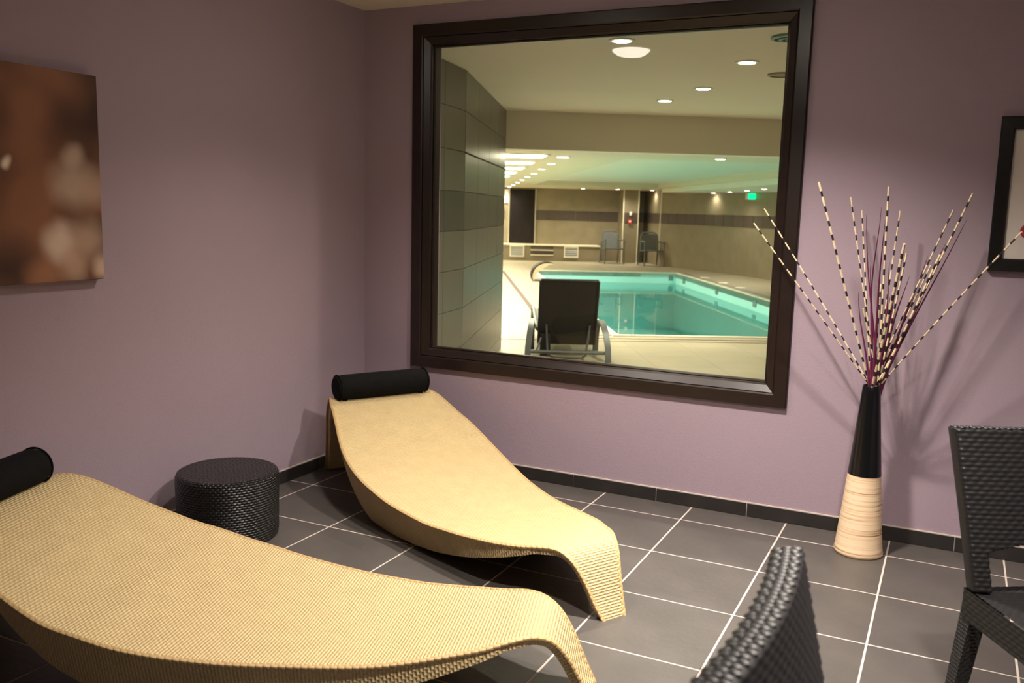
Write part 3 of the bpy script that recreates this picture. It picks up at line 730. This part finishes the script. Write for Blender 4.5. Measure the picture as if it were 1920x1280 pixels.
def bolster(loc, ang, tilt, L, r, label):
    e = empty('bolster_pillow', loc, ang); tag(e, label, 'pillow', 'black bolster pillows')
    prof = [(.001, -L / 2), (r * .55, -L / 2), (r * .86, -L / 2 + .006), (r * .97, -L / 2 + .022), (r, -L / 2 + .05), (r * 1.02, 0), (r, L / 2 - .05), (r * .97, L / 2 - .022), (r * .86, L / 2 - .006), (r * .55, L / 2), (.001, L / 2)]
    rings = []
    for rr, t in prof:
        rings.append([(rr * math.cos(2 * math.pi * j / 28), t, rr * math.sin(2 * math.pi * j / 28) * .96) for j in range(28)])
    cush = o = MB().loft(rings, True, False).build('cushion', M['black_cloth'], e, smooth=True); o.rotation_euler = (0, tilt, 0)
    for s_ in (-1, 1):
        rg = [((r * .99) * math.cos(2 * math.pi * j / 28), s_ * (L / 2 - .016), (r * .96) * math.sin(2 * math.pi * j / 28)) for j in range(29)]
        MB().tube(rg, .0035, 6).build('piping', M['black_cloth'], cush, smooth=True)
        MB().box(-.03, .03, s_ * (L / 2 - .045) - .012, s_ * (L / 2 - .045) + .012, -r - .012, -r * .55).build('hold_strap', M['black_cloth'], e)
    return e
def on_l(loc, ang, s, lat, z):
    c, si = math.cos(ang), math.sin(ang); return (loc[0] + c * s - si * lat, loc[1] + si * s + c * lat, z)
a2 = math.radians(150); bolster(on_l((2.038, -1.350), a2, 1.90, 0, .512), a2, 0, .52, .066, 'black cylindrical bolster on the corner lounger under the window')
a1 = math.radians(197.4); bolster(on_l((2.150, -1.837), a1, 1.97, .035, .505), a1, 0, .50, .066, 'black cylindrical bolster on the foreground lounger at the left edge')

# black woven stool
st = empty('woven_stool', (.285, -1.40, 0)); tag(st, 'round low black woven stool between the two loungers', 'stool')
R_, Hs = .215, .287
prof = [(R_ * .93, 0.0), (R_ * .97, .006), (R_ * .985, .03), (R_ * .99, .14), (R_, Hs - .035), (R_ * .995, Hs - .016), (R_ * .97, Hs - .004), (R_ * .93, Hs)]
KK = 96; rings = [[(r * math.cos(2 * math.pi * j / KK), r * math.sin(2 * math.pi * j / KK), z) for j in range(KK + 1)] for r, z in prof]
o = MB().loft(rings, False, False).build('woven_body', M['black_weave'], st, smooth=True)
acc = [0]; 
for i in range(1, len(prof)): acc.append(acc[-1] + math.hypot(prof[i][0] - prof[i - 1][0], prof[i][1] - prof[i - 1][1]))
grid_uv(o, [(j / KK * 2 * math.pi * R_, acc[i]) for i in range(len(prof)) for j in range(KK + 1)])
rings = [[(r * math.cos(2 * math.pi * j / 64), r * math.sin(2 * math.pi * j / 64), Hs + .003 * (1 - r / R_)) for j in range(64)] for r in (R_ * .935, R_ * .7, R_ * .4, .001)]
mb = MB().loft(rings, True, False); o = mb.build('woven_top', M['black_weave'], st, smooth=True); grid_uv(o, [(q[0], q[1]) for q in mb.v])
MB().lathe([(R_ * .9, 0), (R_ * .9, .004), (.001, .004)], 40).build('underside', M['black_rattan'], st)

# floor vase
vz = empty('floor_vase', (2.742, -.228, 0)); tag(vz, 'tall tapered floor vase, black above and pale banded wood below', 'vase')
def vr(z): return .100 + (.0345 - .100) * (max(z, 0) / .734) ** .93
lo = [(.001, 0), (.092, 0), (.099, .006), (.1005, .015)] + [(vr(z), z) for z in np.linspace(.03, .350, 16)]
MB().lathe([(r, z) for r, z in lo], 48).build('wooden_base', M['vase_wood'], vz, smooth=True)
up_ = [(vr(z) + .0006, z) for z in np.linspace(.350, .728, 14)] + [(vr(.734) - .002, .734), (vr(.734) - .006, .730), (vr(.70) - .009, .66), (.001, .60)]
MB().lathe([(vr(.35) - .01, .350)] + up_, 48).build('black_neck', M['black_gloss'], vz, smooth=True)

# striped reeds
NECK = Vector((2.752, -.224, .734))
def reed(tip, label, r=.0034, ph=0.0, bend=.02, off=(0, 0), seglen=.030):
    tip = Vector(tip); base = NECK + Vector((off[0], off[1], 0))
    dirv = (tip - base); low = base - dirv.normalized() * .10
    low.x = min(max(low.x, NECK.x - .018), NECK.x + .018); low.y = min(max(low.y, NECK.y - .018), NECK.y + .018)
    L = (tip - low).length; n = max(6, int(L / seglen))
    side = Vector((dirv.x, dirv.y, 0)); side = side.normalized() if side.length > 1e-4 else Vector((1, 0, 0))
    def at(t):
        p = low.lerp(base, t / .10) if t < .10 else base.lerp(tip, (t - .10) / max(L - .10, 1e-3))
        return p + Vector((0, 0, 1)) * (bend * math.sin(math.pi * min(t / L, 1)))
    mb = MB(); t = 0; k = 0
    cuts = [0.0]; tgl = ph
    while cuts[-1] < L:
        stp = .037 if k % 2 == 0 else .023
        cuts.append(min(L, cuts[-1] + stp * random.uniform(.92, 1.08))); k += 1
    # stripes counted from the tip so every reed ends cream
    cuts = [L - c for c in reversed(cuts)]; cuts = sorted(set([max(0, c) for c in cuts]))
    m = len(cuts) - 1
    for i in range(m):
        mb.cur = 0 if (m - 1 - i) % 2 == 0 else 1
        mb.tube([at(cuts[i]), at(cuts[i + 1])], r, 6, cap=(i == m - 1))
    o = mb.build('striped_reed', [M['cream'], M['reed_black']])
    tag(o, label, 'reed', 'striped reeds in the floor vase'); return o
REEDS = [((2.250, -.42, 1.394), 'striped reed with the lowest tip at far left, crossing the window frame', .0032),
         ((2.247, -.20, 1.455), 'second striped reed from the left, tip in front of the window glass', .0032),
         ((2.490, -.38, 1.565), 'thick striped reed leaning left, tallest just right of the window', .0044),
         ((2.593, -.16, 1.512), 'fourth striped reed from the left, thin and nearly upright', .0030),
         ((2.637, -.12, 1.458), 'fifth striped reed from the left beside the curled purple blades', .0030),
         ((2.749, -.33, 1.551), 'striped reed standing straight up in the middle, tallest of the centre', .0040),
         ((2.789, -.15, 1.459), 'thin striped reed just right of the upright centre reed', .0032),
         ((2.833, -.50, 1.333), 'short thick striped reed with cream tip right of centre', .0052),
         ((2.834, -.30, 1.291), 'short striped reed half hidden behind the short thick one', .0040),
         ((2.987, -.20, 1.468), 'left one of the striped reeds fanning to the right', .0034),
         ((3.049, -.30, 1.531), 'highest striped reed of the right fan', .0038),
         ((3.015, -.14, 1.433), 'striped reed just below the highest of the right fan', .0034),
         ((3.210, -.62, 1.393), 'striped reed reaching farthest right across the black picture frame', .0030),
         ((2.956, -.40, 1.293), 'short striped reed inside the right fan', .0042),
         ((2.923, -.20, 1.244), 'shortest striped reed of the right fan', .0036),
         ((2.735, -.10, 1.150), 'short striped reed left of the upright centre reed', .0034),
         ((2.690, -.30, 1.060), 'lowest striped reed close above the vase mouth on the left', .0036)]
for i, (tp, lb, r) in enumerate(REEDS):
    an = i * 2.4; reed(tp, lb, r, bend=.010 * math.sin(i * 1.7), off=(.016 * math.cos(an), .016 * math.sin(an)) if i not in (0, 1, 2, 12) else ((-.02, -.005) if i != 12 else (.022, -.008)))
def blade(tip, label, w0=.006, curl=0.0, wav=.01, ph=0.0, off=(0, 0)):
    tip = Vector(tip); base = NECK + Vector((off[0], off[1], -.08)); n = 26; mb = MB(); pts = []; rr = []
    d = tip - base; sd = Vector((d.z, 0, -d.x)); sd = sd.normalized() if sd.length else Vector((1, 0, 0))
    for i in range(n + 1):
        t = i / n
        p = base.lerp(tip, t) + sd * (wav * math.sin(t * 7 + ph) * t + curl * max(0, t - .6) ** 2 * 3)
        pts.append(p); rr.append(w0 * (1 - t) ** .7 * .9 + .0007)
    mb.tube(pts, rr, 6, flat=.45); o = mb.build('purple_grass_blade', M['purple'], smooth=True)
    tag(o, label, 'dried grass', 'purple grass blades in the floor vase'); return o
BL = [((2.665, -.15, 1.44), 'purple grass blade with a curled left tip near the thin reeds', .007, -.03, .012),
      ((2.690, -.17, 1.47), 'tallest wavy purple grass blade left of the centre reed', .007, .03, .014),
      ((3.030, -.22, 1.435), 'purple grass blade reaching up along the right fan of reeds', .007, .02, .006),
      ((2.775, -.22, 1.25), None, .008, 0, .006), ((2.815, -.17, 1.23), None, .008, 0, .006), ((2.74, -.28, 1.42), None, .009, 0, .004),
      ((2.90, -.20, 1.28), None, .009, .01, .006), ((2.935, -.26, 1.22), None, .008, 0, .006), ((2.70, -.20, 1.23), None, .008, 0, .006),
      ((2.715, -.27, 1.16), None, .009, 0, .008), ((2.845, -.25, 1.20), None, .009, 0, .006), ((2.87, -.15, 1.13), None, .008, 0, .006), ((2.78, -.12, 1.10), None, .009, 0, .008),
      ((2.97, -.16, 1.33), None, .009, .01, .006), ((2.66, -.24, 1.12), None, .007, 0, .006)]
for i, (tp, lb, w0, cu, wv) in enumerate(BL):
    blade(tp, lb or 'thin dark purple grass blade in the dense middle of the vase bouquet', w0, cu, wv, i * 1.3, (.014 * math.cos(i * 2.1), .014 * math.sin(i * 2.1)))

# canvas on the left wall
cn = MB().box(.004, .035, -2.55, -1.778, 1.117, 1.885).build('canvas_print', M['canvas'], bev=.003)
ce = empty('flower_canvas', (0, -2.16, 1.117)); tag(ce, 'brown canvas print of blurred white blossoms on the left wall', 'picture')
cn.parent = ce; cn.matrix_parent_inverse = Matrix.Translation(ce.location).inverted(); cn.name = 'canvas_face'
o = MB().box(.001, .008, -2.52, -1.81, 1.15, 1.85).build('stretcher_back', M['frame'], None); o.parent = ce; o.matrix_parent_inverse = Matrix.Translation(ce.location).inverted()

# black framed picture at the right
pf = empty('framed_picture', (3.44, 0, 1.224)); tag(pf, 'black framed picture with white mat cut by the right edge', 'picture')
def fm(prof, x0, x1, z0, z1):
    rings = []
    for (sx_, sz_, cx, cz) in ((1, 1, x0, z0), (-1, 1, x1, z0), (-1, -1, x1, z1), (1, -1, x0, z1)):
        rings.append([(cx + sx_ * i, y_, cz + sz_ * i) for i, y_ in prof])
    rings.append(rings[0]); mb = MB(); mb.loft(rings, True, False); return mb
fm([(0, 0), (0, -.026), (.004, -.030), (.045, -.028), (.052, -.020), (.052, 0)], -.31, .31, 0, .62).build('frame', M['frame_black'], pf)
MB().box(-.262, .262, -.012, -.002, .048, .572).build('mat_board', M['paper'], pf)
mb = MB()
for (x0, z0, x1, z1) in ((-.205, .13, -.12, .20), (-.17, .20, -.06, .27), (-.12, .27, .0, .33), (-.05, .16, .07, .30), (.02, .30, .14, .42), (-.02, .42, .08, .48)):
    cx, cz, rx, rz = (x0 + x1) / 2, (z0 + z1) / 2, (x1 - x0) / 2, (z1 - z0) / 2
    n = 20; P_ = [(cx + rx * math.cos(2 * math.pi * k / n) * 1.0, -.0128, cz + rz * math.sin(2 * math.pi * k / n)) for k in range(n)]
    mb.add(P_, [tuple(range(n))])
mb.build('red_print', M['pink'], pf)

# ------------------------------------------------------------------ black woven dining chairs (face -y)
def weave_panel(u0, u1, v0, v1, fn, pu=.024, pv=.0125, amp=.0028, th=.0, su=6, sv=5):
    """woven sheet with real relief: fn(u, v) -> (point, normal)"""
    nu = max(2, int(abs(u1 - u0) / pu * su)); nv = max(2, int(abs(v1 - v0) / pv * sv)); V = []
    for j in range(nv + 1):
        v = v0 + (v1 - v0) * j / nv
        for i in range(nu + 1):
            u = u0 + (u1 - u0) * i / nu
            r = math.floor(v / pv); fu = (u / pu + .5 * (r % 2)) % 1.0; fv = (v / pv) % 1.0
            h = amp * (math.sin(math.pi * fu) ** .6) * (math.sin(math.pi * fv) ** .8)
            p, n = fn(u, v); V.append(p + n * h)
    F = [(j * (nu + 1) + i, j * (nu + 1) + i + 1, (j + 1) * (nu + 1) + i + 1, (j + 1) * (nu + 1) + i) for j in range(nv) for i in range(nu)]
    return V, F
BW, BT = .225, .052
def back_c(u, v):
    """centre surface of the backrest: u across, v height above seat 0..0.42; leans and bows backwards"""
    z = .44 + v; w_ = 1 + .17 * v / .42
    return Vector((u * w_, .215 + .20 * v + .06 * v * v - .02 * (1 - (u / BW) ** 2), z))
def back_n(u, v): return Vector((.16 * u / BW, -1, .22)).normalized()
def arch(u): return .105 + .028 * (1 - (u / (BW - .045)) ** 2) if abs(u) < BW - .045 else 0.0
def make_chair(loc, rz, label):
    e = empty('woven_dining_chair', loc, rz); tag(e, label, 'chair', 'black woven dining chairs')
    mb = MB(); nu, nv = 120, 150
    # front and rear woven faces; open arch between the posts above the seat
    V, F = [], []; R0 = nu + 1; TOP = .428
    def keep(i, j):
        if not (0 <= i < nu and 0 <= j < nv): return False
        u = -BW + 2 * BW * (i + .5) / nu; return TOP * (j + .5) / nv > arch(u)
    for sign in (1, -1):
        for j in range(nv + 1):
            for i in range(nu + 1):
                u = -BW + 2 * BW * i / nu; v = TOP * j / nv
                pv, pu = .0125, .024
                rw_ = math.floor(v / pv); fu = (u / pu + .5 * (rw_ % 2)) % 1.0; fv = (v / pv) % 1.0
                h = .0034 * (math.sin(math.pi * fu) ** .6) * (math.sin(math.pi * fv) ** .8)
                n = back_n(u, v); ed = max(0, min(1, min(BW - abs(u), TOP - v) / .006))
                V.append(back_c(u, v) + n * sign * (BT / 2 * (.75 + .25 * ed) + h * ed))
    f1 = R0 * (nv + 1)
    for j in range(nv):
        for i in range(nu):
            if not keep(i, j): continue
            q = (j * R0 + i, j * R0 + i + 1, (j + 1) * R0 + i + 1, (j + 1) * R0 + i)
            F.append(q); F.append(tuple(k + f1 for k in q[::-1]))
            for di, dj, e0, e1 in ((0, -1, q[0], q[1]), (1, 0, q[1], q[2]), (0, 1, q[2], q[3]), (-1, 0, q[3], q[0])):
                if not keep(i + di, j + dj): F.append((e1, e0, e0 + f1, e1 + f1))
    mb.add(V, F); o = mb.build('backrest', M['black_rattan'], e)
    o.data.polygons.foreach_set('use_smooth', [True] * len(o.data.polygons))
    # wrapped top edge strands
    cap = MB(); k = 34; wd = 2 * BW / k
    for i in range(k):
        um = (-BW + wd * (i + .5))
        for c in (-1, 0, 1):
            sh = .16 if i % 2 else -.16
            cen = (c + sh * (c != 0) * (1 if c > 0 else -1)) * .62
            rings_ = []
            for q in range(5):
                f = cen + (-.34 + .68 * q / 4); n = back_n(um, TOP); k_ = (.35, .9, 1.0, .9, .35)[q]
                p = back_c(um, TOP) + n * (BT / 2) * f + Vector((0, 0, -.001 + .004 * (1 - f * f)))
                rings_.append([p + Vector((wd * .56 * k_ * math.cos(t_ * math.pi / 4), 0, (.0028) * k_ * math.sin(t_ * math.pi / 4))) for t_ in range(8)])
            cap.loft(rings_)
    cap.build('top_edge_strands', M['black_rattan'], e, smooth=True)
    # seat with woven relief
    V, F = weave_panel(-.225, .225, -.225, .21, lambda u, v: (Vector((u * (1 + .04 * (-v)), v, .438 - .006 * (1 - (u / .225) ** 2) * (1 - (v / .22) ** 2))), Vector((0, 0, 1))), su=5, sv=4)
    o = MB().add(V, F).build('seat', M['black_rattan'], e); o.data.polygons.foreach_set('use_smooth', [True] * len(o.data.polygons))
    # aprons
    for nm, fn, u0_, u1_ in (('side_apron', lambda u, v: (Vector((-.228, u, .355 + v)), Vector((-1, 0, 0))), -.228, .235), ('side_apron', lambda u, v: (Vector((.228, u, .355 + v)), Vector((1, 0, 0))), -.228, .235),
                             ('front_apron', lambda u, v: (Vector((u, -.228, .355 + v)), Vector((0, -1, 0))), -.228, .228), ('rear_apron', lambda u, v: (Vector((u, .235, .355 + v)), Vector((0, 1, 0))), -.228, .228)):
        V, F = weave_panel(u0_, u1_, 0, .084, fn, su=5, sv=5)
        o = MB().add(V, F).build(nm, M['black_rattan'], e); o.data.polygons.foreach_set('use_smooth', [True] * len(o.data.polygons))
    for sx_ in (-1, 1):
        for (y0, y1) in ((-.205, -.225), (.215, .275)):
            rings = []; uvs = []
            for q in range(9):
                t = q / 8; z = .40 * (1 - t); cx = sx_ * (.203 + .012 * t); cy = y0 + (y1 - y0) * t; h = .024 - .006 * t
                rings.append([(cx - h, cy - h, z), (cx + h, cy - h, z), (cx + h, cy + h, z), (cx - h, cy + h, z)]); uvs += [(k * .05, z) for k in range(4)]
            o = MB().loft(rings).build('leg', M['black_weave'], e); grid_uv(o, uvs)
    return e
# right chair faces (0.52,-0.854); its local -y axis turned there
fa = math.atan2(-.854, .52) + math.pi / 2
def place(corner_local, corner_world, rz):
    c, s_ = math.cos(rz), math.sin(rz); x, y_ = corner_local
    return (corner_world[0] - (c * x - s_ * y_), corner_world[1] - (s_ * x + c * y_), 0)
ch = make_chair(place((-.225, .215), (3.125, -1.60), fa), fa, 'black woven chair facing the room at the right edge beside the vase')
fa2 = math.radians(90) - .015
ch2 = make_chair(place((.241, .30), (2.81, -2.72), fa2), fa2, 'black woven chair back seen from above at the bottom edge')

# ================================================================== LOUNGE CEILING LAMPS
lamp_words = ['left near the window wall', 'right near the window wall', 'right above the woven chairs', 'left behind the viewer']
for i, (x, y_, wt_, cone) in enumerate(LAMPS):
    e = empty('ceiling_lamp', (x, y_, RZ)); tag(e, 'round frosted ceiling lamp of the lounge, ' + lamp_words[i], 'ceiling lamp', 'lounge ceiling lamps')
    MB().lathe([(.06, 0), (.06, -.012), (.02, -.018), (.02, -.05), (.13, -.054), (.135, -.060), (.12, -.064)], 36).build('rim', M['white_metal'], e, smooth=True)
    MB().lathe([(.118, -.060), (.112, -.075), (.085, -.094), (.04, -.104), (.001, -.106)], 36).build('glass_dish', M['dish_on'], e, smooth=True)
    ld = bpy.data.lights.new('lamp_light', 'SPOT'); ld.energy = wt_; ld.color = WARM; ld.shadow_soft_size = .06
    ld.spot_size = math.radians(cone); ld.spot_blend = 1.0
    lo_ = bpy.data.objects.new('lamp_light', ld); COL.objects.link(lo_); lo_.parent = e; lo_.location = (0, 0, -.112)
